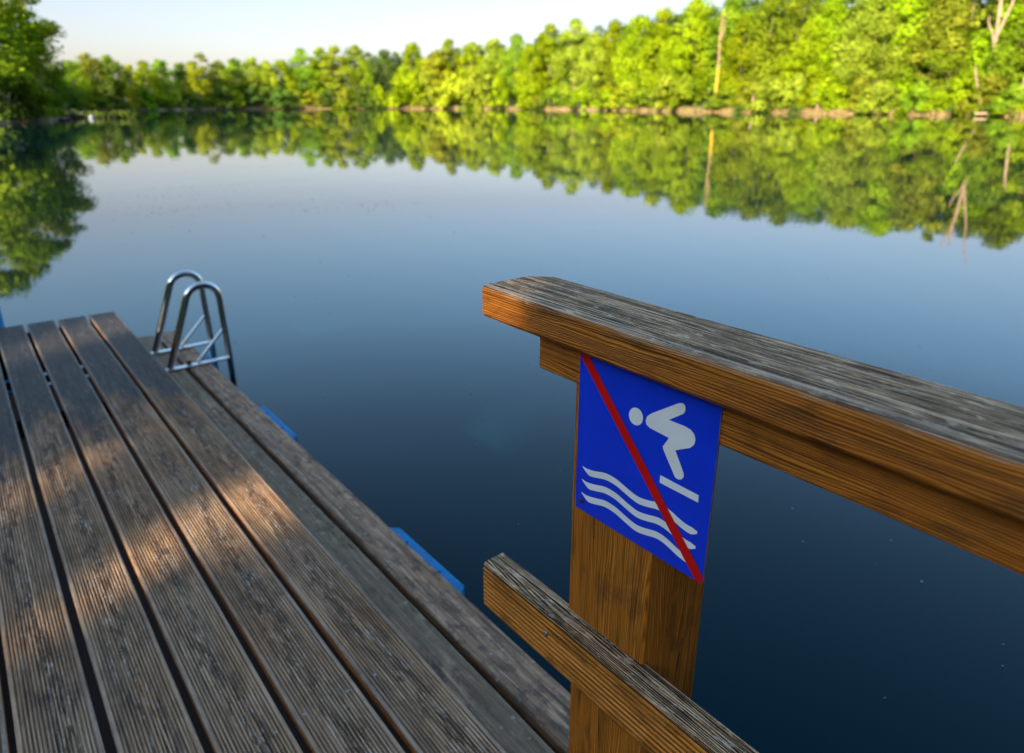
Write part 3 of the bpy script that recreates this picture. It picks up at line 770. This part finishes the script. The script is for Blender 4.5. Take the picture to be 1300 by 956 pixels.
def describe(x, kind, mat, what):
    lm = [l for l in LAND if l[0] <= x]
    lx, ln = lm[-1] if lm else LAND[0]
    k = seen.get((ln, what), 0); seen[(ln, what)] = k+1
    return f"{SHADE[mat]} {FORM[kind]} {what}, {ORD[k]} right of {ln}"
# front rank of trees: photo column, top row, crown width in photo px, form, leaf, metres behind the waterline
TREES = [
 (100, 76, 34, 'broad', 'mid', 4), (122, 66, 34, 'tall', 'olive', 6), (147, 70, 30, 'tall', 'mid', 8), (158, 78, 26, 'open', 'mid', 5),
 (172, 82, 18, 'column', 'yellow', -0.2), (190, 78, 32, 'broad', 'bright', 6), (212, 74, 36, 'broad', 'mid', 7), (236, 80, 28, 'tall', 'dark', 8), (252, 82, 30, 'broad', 'yellow', 2), (262, 67, 36, 'open', 'olive', 7),
 (284, 76, 30, 'broad', 'mid', 5), (303, 73, 34, 'tall', 'mid', 9), (326, 71, 30, 'tall', 'olive', 5), (343, 78, 30, 'broad', 'yellow', 4),
 (362, 74, 34, 'broad', 'bright', 6), (388, 62, 38, 'broad', 'mid', 7), (412, 60, 34, 'tall', 'bright', 7), (430, 58, 36, 'tall', 'olive', 6), (455, 56, 42, 'broad', 'mid', 6),
 (470, 84, 26, 'cone', 'mid', 2), (492, 64, 40, 'broad', 'dark', 9), (512, 82, 24, 'cone', 'bright', 2), (526, 51, 44, 'broad', 'bright', 8), (556, 62, 36, 'tall', 'yellow', 5), (572, 50, 44, 'broad', 'bright', 10),
 (600, 52, 42, 'broad', 'bright', 6), (628, 46, 42, 'tall', 'olive', 8), (655, 44, 44, 'broad', 'mid', 8), (672, 52, 40, 'broad', 'bright', 5), (697, 30, 46, 'tall', 'bright', 10), (728, 24, 56, 'broad', 'olive', 8),
 (752, 40, 44, 'broad', 'olive', 5), (776, 26, 50, 'broad', 'bright', 9), (806, 14, 56, 'broad', 'bright', 8), (836, 10, 50, 'tall', 'bright', 9), (852, 45, 56, 'broad', 'bright', 5),
 (876, -6, 66, 'broad', 'bright', 9), (918, -10, 60, 'tall', 'mid', 10), (936, 22, 60, 'broad', 'bright', 6), (968, -14, 72, 'broad', 'mid', 8), (1006, -16, 70, 'broad', 'mid', 9), (1018, 26, 60, 'broad', 'bright', 4),
 (1040, 0, 62, 'broad', 'bright', 8), (1072, 4, 46, 'cone', 'dark', 9), (1092, -24, 72, 'broad', 'olive', 10), (1108, 14, 66, 'broad', 'olive', 5), (1140, -30, 76, 'broad', 'bright', 7), (1176, -20, 70, 'tall', 'olive', 7),
 (1196, 40, 66, 'broad', 'mid', 6), (1212, -34, 72, 'open', 'olive', 10), (1268, 0, 74, 'broad', 'bright', 9), (1284, 24, 70, 'broad', 'mid', 5), (1304, -40, 80, 'tall', 'mid', 11), (1340, -20, 80, 'broad', 'bright', 7),
 (1390, -30, 90, 'broad', 'mid', 8), (1450, -30, 90, 'tall', 'bright', 9),
]
for (x, y, wpx, kind, mat, off) in TREES:
    off = 1.0 + off*1.3
    p = at(x, off); d = math.hypot(p.x, p.y)
    h = EYE + elev(x, y)*d - p.z; wm = wpx*1.12*d/925
    plant(kind, mat, p, h*1.02, wm, describe(x, kind, mat, 'tree'), 'tree', 'lakeside_tree', 'trees along the far shore')
# waterside bushes
rb = random.Random(21)
BUSH = []
x = 88
while x < 1420:
    mat = rb.choice(['mid', 'dark', 'olive', 'yellow'] if x < 480 else ['bright', 'bright', 'yellow', 'mid', 'olive'])
    BUSH.append((x, rb.uniform(14, 30) if x < 500 else rb.uniform(20, 46), rb.uniform(18, 30) if x < 500 else rb.uniform(28, 52), mat, rb.uniform(0.5, 3.2)))
    x += rb.uniform(14, 24) if x < 500 else rb.uniform(20, 36)
rb2 = random.Random(4)
for k in range(22): BUSH.append((rb2.uniform(420, 1330), rb2.uniform(6, 15), rb2.uniform(12, 34), rb2.choice(['mid', 'dark', 'bright', 'olive']), rb2.uniform(-0.3, 0.4)))
BUSH.sort()
for (x, hp, wp, mat, off) in BUSH:
    if abs(x - 906) < 11: continue
    p = at(x, off); d = math.hypot(p.x, p.y)
    plant('bush', mat, p, hp*d/925, wp*1.2*d/925, describe(x, 'bush', mat, 'bush'), 'bush', 'waterside_bush', 'bushes along the far waterline')

# the wood behind the front rank: one mass
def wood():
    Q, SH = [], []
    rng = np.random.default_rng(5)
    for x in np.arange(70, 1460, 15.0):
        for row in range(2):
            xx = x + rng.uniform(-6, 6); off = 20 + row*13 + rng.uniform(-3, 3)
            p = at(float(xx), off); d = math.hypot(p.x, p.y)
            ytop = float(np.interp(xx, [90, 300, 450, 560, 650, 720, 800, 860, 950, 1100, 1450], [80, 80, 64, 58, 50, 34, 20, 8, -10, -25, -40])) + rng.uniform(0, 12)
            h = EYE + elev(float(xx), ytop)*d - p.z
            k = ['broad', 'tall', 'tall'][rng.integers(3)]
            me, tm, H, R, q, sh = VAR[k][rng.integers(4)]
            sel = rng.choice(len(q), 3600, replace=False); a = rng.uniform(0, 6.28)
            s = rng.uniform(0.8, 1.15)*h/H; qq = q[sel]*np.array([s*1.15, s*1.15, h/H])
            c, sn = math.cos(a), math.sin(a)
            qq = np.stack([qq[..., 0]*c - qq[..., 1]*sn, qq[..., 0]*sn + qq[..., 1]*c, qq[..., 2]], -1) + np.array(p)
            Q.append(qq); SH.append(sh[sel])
    me = quads_mesh('distant_wood', np.concatenate(Q), np.concatenate(SH)); me.materials.append(leaf_mat('shaded_wood_leaves', (0.03, 0.055, 0.010), (0.08, 0.14, 0.014), (0.17, 0.25, 0.02)))  # leaf colour darkened to stand for shade in gaps between the front crowns
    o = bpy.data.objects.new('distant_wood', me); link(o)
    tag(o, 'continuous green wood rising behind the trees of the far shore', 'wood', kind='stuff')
wood()

# trees on the near left point
for (x, y, wpx, kind, mat, off, lab) in (
        (-62, -110, 130, 'broad', 'mid', 6, 'tall leafy tree at the left edge, farthest left of the left point'),
        (-8, -75, 100, 'broad', 'bright', 4, 'sunlit bright green tree on the left point, behind its bushes'),
        (34, -40, 84, 'open', 'yellow', 3, 'big leafy tree overhanging the water at the left edge of the lake'),
        (58, 30, 50, 'broad', 'mid', 2, 'shorter bushy tree at the tip of the left point beside the jetty'),):
    p = at(x, off); d = math.hypot(p.x, p.y)
    h = EYE + elev(x, y)*d - p.z
    plant(kind, mat, p, h, wpx*1.2*d/925, lab, 'tree', 'lakeside_tree', 'trees on the left point')
for (x, hp, wp, mat, lab) in ((-30, 50, 70, 'dark', 'dark bush at the waterline on the far left'), (12, 48, 60, 'dark', 'dark green bush at the foot of the big left tree'),
                              (46, 36, 46, 'mid', 'mid green bush at the foot of the left trees'), (66, 26, 26, 'dark', 'small dark bush at the tip of the left point by the jetty')):
    p = at(x, 1.0); d = math.hypot(p.x, p.y)
    plant('bush', mat, p, hp*d/925, wp*1.2*d/925, lab, 'bush', 'waterside_bush', 'bushes on the left point')

# bare trunks that stand out
def bare(name, label, x, off, ytop, ybase, r, lean, mat, forks=(), cat='tree'):
    p = at(x, off); d = math.hypot(p.x, p.y); h = EYE + elev(x, ytop)*d - p.z
    root = empty(name, p); tag(root, label, cat)
    right = Vector((math.cos(azim(x)), -math.sin(azim(x)), 0))
    mb = MB()
    def path(x0, h0, x1, h1, r0, r1):
        pts = []
        for t in np.linspace(0, 1, 7):
            q = right*((x0 + (x1-x0)*t + 0.02*h*math.sin(6*t)*t)*1.0); pts.append((q.x, q.y, h0 + (h1-h0)*t))
        mb.tube(pts, r0, 8, taper=[r0 + (r1-r0)*t for t in np.linspace(0, 1, 7)])
    path(0, -0.5, lean, h, r, r*0.35)
    for (t, dx, dh) in forks:
        path(lean*t, h*t, lean*t + dx, h*t + dh, r*0.6, r*0.2)
    mb.build('trunk', mat, root)
    return root, right, h
yt, rgt, hh = bare('bare_tree', 'tall bare brown trunk with a bright yellow foot on the right bank', 906, 1.6, 12, 137, 0.25, 0.3, M_BROWNBARK, ((0.72, 0.7, 4),))
mb = MB(); yp = [rgt*(0.3*t + 0.02*hh*math.sin(6*t)*t) + Vector((0, 0, hh*t - 0.3*(t == 0))) for t in np.linspace(0, 0.42, 6)]
mb.tube(yp, 0.3, 10, taper=[0.36, 0.32, 0.30, 0.29, 0.28, 0.262])
mb.build('yellow_bark', M_YELLOW, yt)
bare('dead_tree', 'pale forked dead tree standing tall among the trees of the right bank', 1249, 6.5, -40, 137, 0.34, -0.6, M_PALEBARK, ((0.52, 2.4, 11.0), (0.66, -1.1, 6.5), (0.42, -1.3, 4.5)))
bare('leaning_trunk', 'thin pale trunk leaning to the left over the right bank', 1248, 0.9, 82, 137, 0.2, -1.9, M_PALEBARK)
bare('bare_tree', 'pale bare trunk near the right edge of the picture', 1286, 1.8, 52, 137, 0.33, 1.2, M_PALEBARK)
bare('bare_tree', 'short grey trunk in a gap low on the right bank', 957, 1.6, 108, 137, 0.3, -0.6, M_PALEBARK)
bare('bare_tree', 'thin brown trunk leaning at the foot of the dark pointed tree', 1040, 1.0, 110, 137, 0.2, -1.2, M_PALEBARK)
bare('bare_tree', 'brown trunk showing between the leaves of the big left tree', 22, 0.8, 60, 137, 0.36, 1.0, M_BARK, ((0.5, -1.5, 4.0), (0.65, 1.2, 4)))
# driftwood on the right bank
for k, (x, L_, yaw, lab) in enumerate(((1200, 3.2, 0.3, 'fallen log at the waterline left of the forked dead tree'), (1262, 4.2, -0.2, 'long fallen trunk half in the water under the forked dead tree'),
                                       (1290, 2.6, 0.6, 'short fallen branch on the bank at the right edge'))):
    p = at(x, 0.5); a = azim(x) + math.pi/2 + yaw; dv = Vector((math.sin(a), math.cos(a), 0))
    mb = MB(); z = 0.35
    mb.tube([p*1.0 - dv*L_*.5 + Vector((0, 0, .1)), p - dv*L_*.1 + Vector((0, 0, .22)), p + dv*L_*.5 + Vector((0, 0, 0.3))], 0.2, 8, taper=[0.2, 0.17, 0.08])
    mb.tube([p + Vector((0, 0, .2)), p + dv*L_*.25 + Vector((0, 0, 0.9))], 0.07, 6, taper=[0.07, 0.03])
    o = mb.build('fallen_log', M_PALEBARK); tag(o, lab, 'log', 'fallen wood on the right bank')

# dry reeds and roots fringing the waterline
def reeds():
    rng = np.random.default_rng(9); Q = []; SH = []
    for (x0, x1, n, hm) in ((92, 170, 700, 1.0), (330, 400, 800, 1.3), (240, 320, 300, 0.7), (420, 700, 1900, 0.9), (700, 1320, 4200, 0.75)):
        for i in range(n):
            xx = rng.uniform(x0, x1); p = at(float(xx), rng.uniform(-0.2, 1.3)); h = hm*rng.uniform(0.4, 1.0); wd = 0.05 + 0.05*rng.random()
            a = rng.uniform(0, 6.28); l = rng.normal(size=2)*0.25*h
            b = np.array([math.cos(a)*wd, math.sin(a)*wd, 0]); p = np.array(p); t = p + np.array([l[0], l[1], h])
            Q.append([p - b, p + b, t + b*.3, t - b*.3]); SH.append(rng.random())
    me = quads_mesh('dry_reeds', np.array(Q), np.array(SH)); me.materials.append(leaf_mat('dry_reed', (0.10, 0.085, 0.03), (0.26, 0.19, 0.075), (0.44, 0.33, 0.14), 0.15))
    o = bpy.data.objects.new('dry_reeds', me); link(o); tag(o, 'strip of dry tan reeds fringing the far waterline', 'reeds', kind='stuff')
reeds()

# small jetty and buoy at the left point
def ppt(x, y, z=0.0):
    r = ray(x, y); t = (EYE - z)/-r.z; return Vector((r.x*t, r.y*t, z))
jA, jB = ppt(62, 149.5), ppt(106, 149.5)
jt = empty('small_jetty', jA); tag(jt, 'low dark maroon jetty with a grey top at the tip of the left point', 'jetty')
dv = (jB - jA).normalized(); nv = Vector((-dv.y, dv.x, 0)); L_ = (jB-jA).length
def jbox(a0, a1, b0, b1, z0, z1):
    mb = MB(); vs = [dv*a + nv*b + Vector((0, 0, z)) for z in (z0, z1) for a, b in ((a0, b0), (a1, b0), (a1, b1), (a0, b1))]
    mb.add(vs, [(0, 1, 2, 3), (4, 5, 6, 7), (0, 1, 5, 4), (1, 2, 6, 5), (2, 3, 7, 6), (3, 0, 4, 7)]); return mb
jbox(0, L_, -0.1, 1.6, 0.46, 0.56).build('jetty_deck', M_GREYB, jt)
jbox(0.05, L_-.05, -0.06, -0.01, 0.10, 0.455).build('side_board', M_BOAT, jt)
for k in range(4):
    a = 0.1 + (L_-0.4)*k/3; jbox(a, a+0.16, 0.0, 0.16, -1.9, 0.455).build('leg', M_JOIST, jt)
by = empty('buoy', ppt(116.5, 150.5)); tag(by, 'small pale round buoy floating just right of the left jetty', 'buoy')
mb = MB(); n = 12
for i in range(7):
    t0, t1 = -math.pi/2 + math.pi*i/7, -math.pi/2 + math.pi*(i+1)/7; r = 0.30
    mb.add([(r*math.cos(t)*math.cos(2*math.pi*k/n), r*math.cos(t)*math.sin(2*math.pi*k/n), 0.12 + r*math.sin(t)) for t in (t0, t1) for k in range(n)],
           [(k, (k+1) % n, n+(k+1) % n, n+k) for k in range(n)], 0, True)
mb.build('buoy_body', plain('pale_grey_plastic', (0.20, 0.21, 0.25), 0.6), by)
mb = MB(); mb.tube([(0, 0, 0.40), (0, 0, 0.50)], 0.06, 8); mb.build('eye', M_SCREW, by)
sn = empty('sunken_branch', ppt(136, 149.5)); tag(sn, 'dark leafy branch lying in the water to the right of the buoy', 'branch')
mb = MB()
mb.tube([(dv.x*a, dv.y*a, 0.12 + 0.05*math.sin(a*2)) for a in np.linspace(-4.2, 4.2, 12)], 0.09, 6)
for k in range(10):
    a = -3.8 + k*0.84; mb.tube([(dv.x*a, dv.y*a, 0.12 + 0.05*math.sin(a*2)), (dv.x*(a+.3), dv.y*(a+.3), 0.45), (dv.x*(a+.5), dv.y*(a+.5), random.uniform(.5, 1.0))], 0.06, 5, taper=[.06, .04, .02])
mb.build('twigs', M_JOIST, sn)
rng = np.random.default_rng(4)
q, sh = leaf_cloud([(dv.x*a, dv.y*a, 0.4) for a in np.linspace(-3.6, 3.6, 9)], [0.6]*9, 500, 0.35, rng)
me = quads_mesh('leaves', q, sh); me.materials.append(M_LEAF['dark']); link(bpy.data.objects.new('leaves', me), sn)

# ------------------------------------------------------------------ unseen wooded bank behind the dock, its crowns shaped to shade it
def shade_wood():
    rng = np.random.default_rng(31); Q, SH = [], []
    az0 = SUN_AZ
    spots = []
    for k in range(-13, 8):
        for row, d in enumerate((15, 20.5)):
            a = az0 + math.radians(k*9.5 + row*4.5); dd = d + rng.uniform(-1, 1)
            rr = shore_rel(rel(a)); dd = max(dd, rr + 2.5)
            spots.append((a, dd, (rng.uniform(8.0, 9.5) if k > -4 else rng.uniform(18, 22)) + row*2.0))  # one stretch raised taller to darken the near face of the post
    trunk = MB()
    for (a, d, h) in spots:
        cx_, cy_ = math.sin(a)*d, math.cos(a)*d
        C, Rd = crown_spec('broad', h, h*0.27, rng)
        q, sh = leaf_cloud(C, Rd, 6500, 0.50, rng)
        Q.append(q + np.array([cx_, cy_, 0.6])); SH.append(sh)
        trunk.tube([(cx_, cy_, 0), (cx_+.1, cy_, h*.4), (cx_, cy_+.1, h*.85)], 0.2, 8, 1, taper=[.24, .18, .05])
    q = np.concatenate(Q); sh = np.concatenate(SH)
    # leaves cut away along the sun's path to place light patches on the dock
    ctr = q.mean(axis=1); s = np.array(SDIR)
    keep = np.ones(len(q), bool)
    def opening(target, ax, ra, rb):
        rel_ = ctr - np.array(target); t = rel_@s; perp = rel_ - t[:, None]*s
        e1 = np.array(ax, float); e1 -= (e1@s)*s; e1 /= np.linalg.norm(e1); e2 = np.cross(s, e1)
        dd = np.sqrt((perp@e1/ra)**2 + (perp@e2/rb)**2)
        keep[(dd < 0.85 + 0.3*rng.random(len(q))) & (t > 0)] = False
    for (t_, ax, ra, rb) in OPEN: opening(t_, ax, ra, rb)
    me = quads_mesh('bank_wood', q[keep], sh[keep]); me.materials.append(M_LEAF['mid']); me.materials.append(M_BARK)
    o = bpy.data.objects.new('bank_wood', me); link(o); tag(o, 'unseen leafy wood on the near bank, shaped to shade the dock', 'wood', kind='stuff')
    t = trunk.build('bank_wood_trunks', [M_BARK, M_BARK], o, normals=False); 
OPEN = [((0.50, 1.93, DT), (-0.426, 0.905, 0), 0.36, 0.31),
        ((-0.05, 2.40, DT), (-0.426, 0.905, 0), 0.25, 0.27),
        ((0.60, 0.91, 1.33), (0, 1, 0), 0.29, 0.29),
        ((0.78, 4.30, ST), (0, 1, 0), 0.36, 0.34)]
shade_wood()
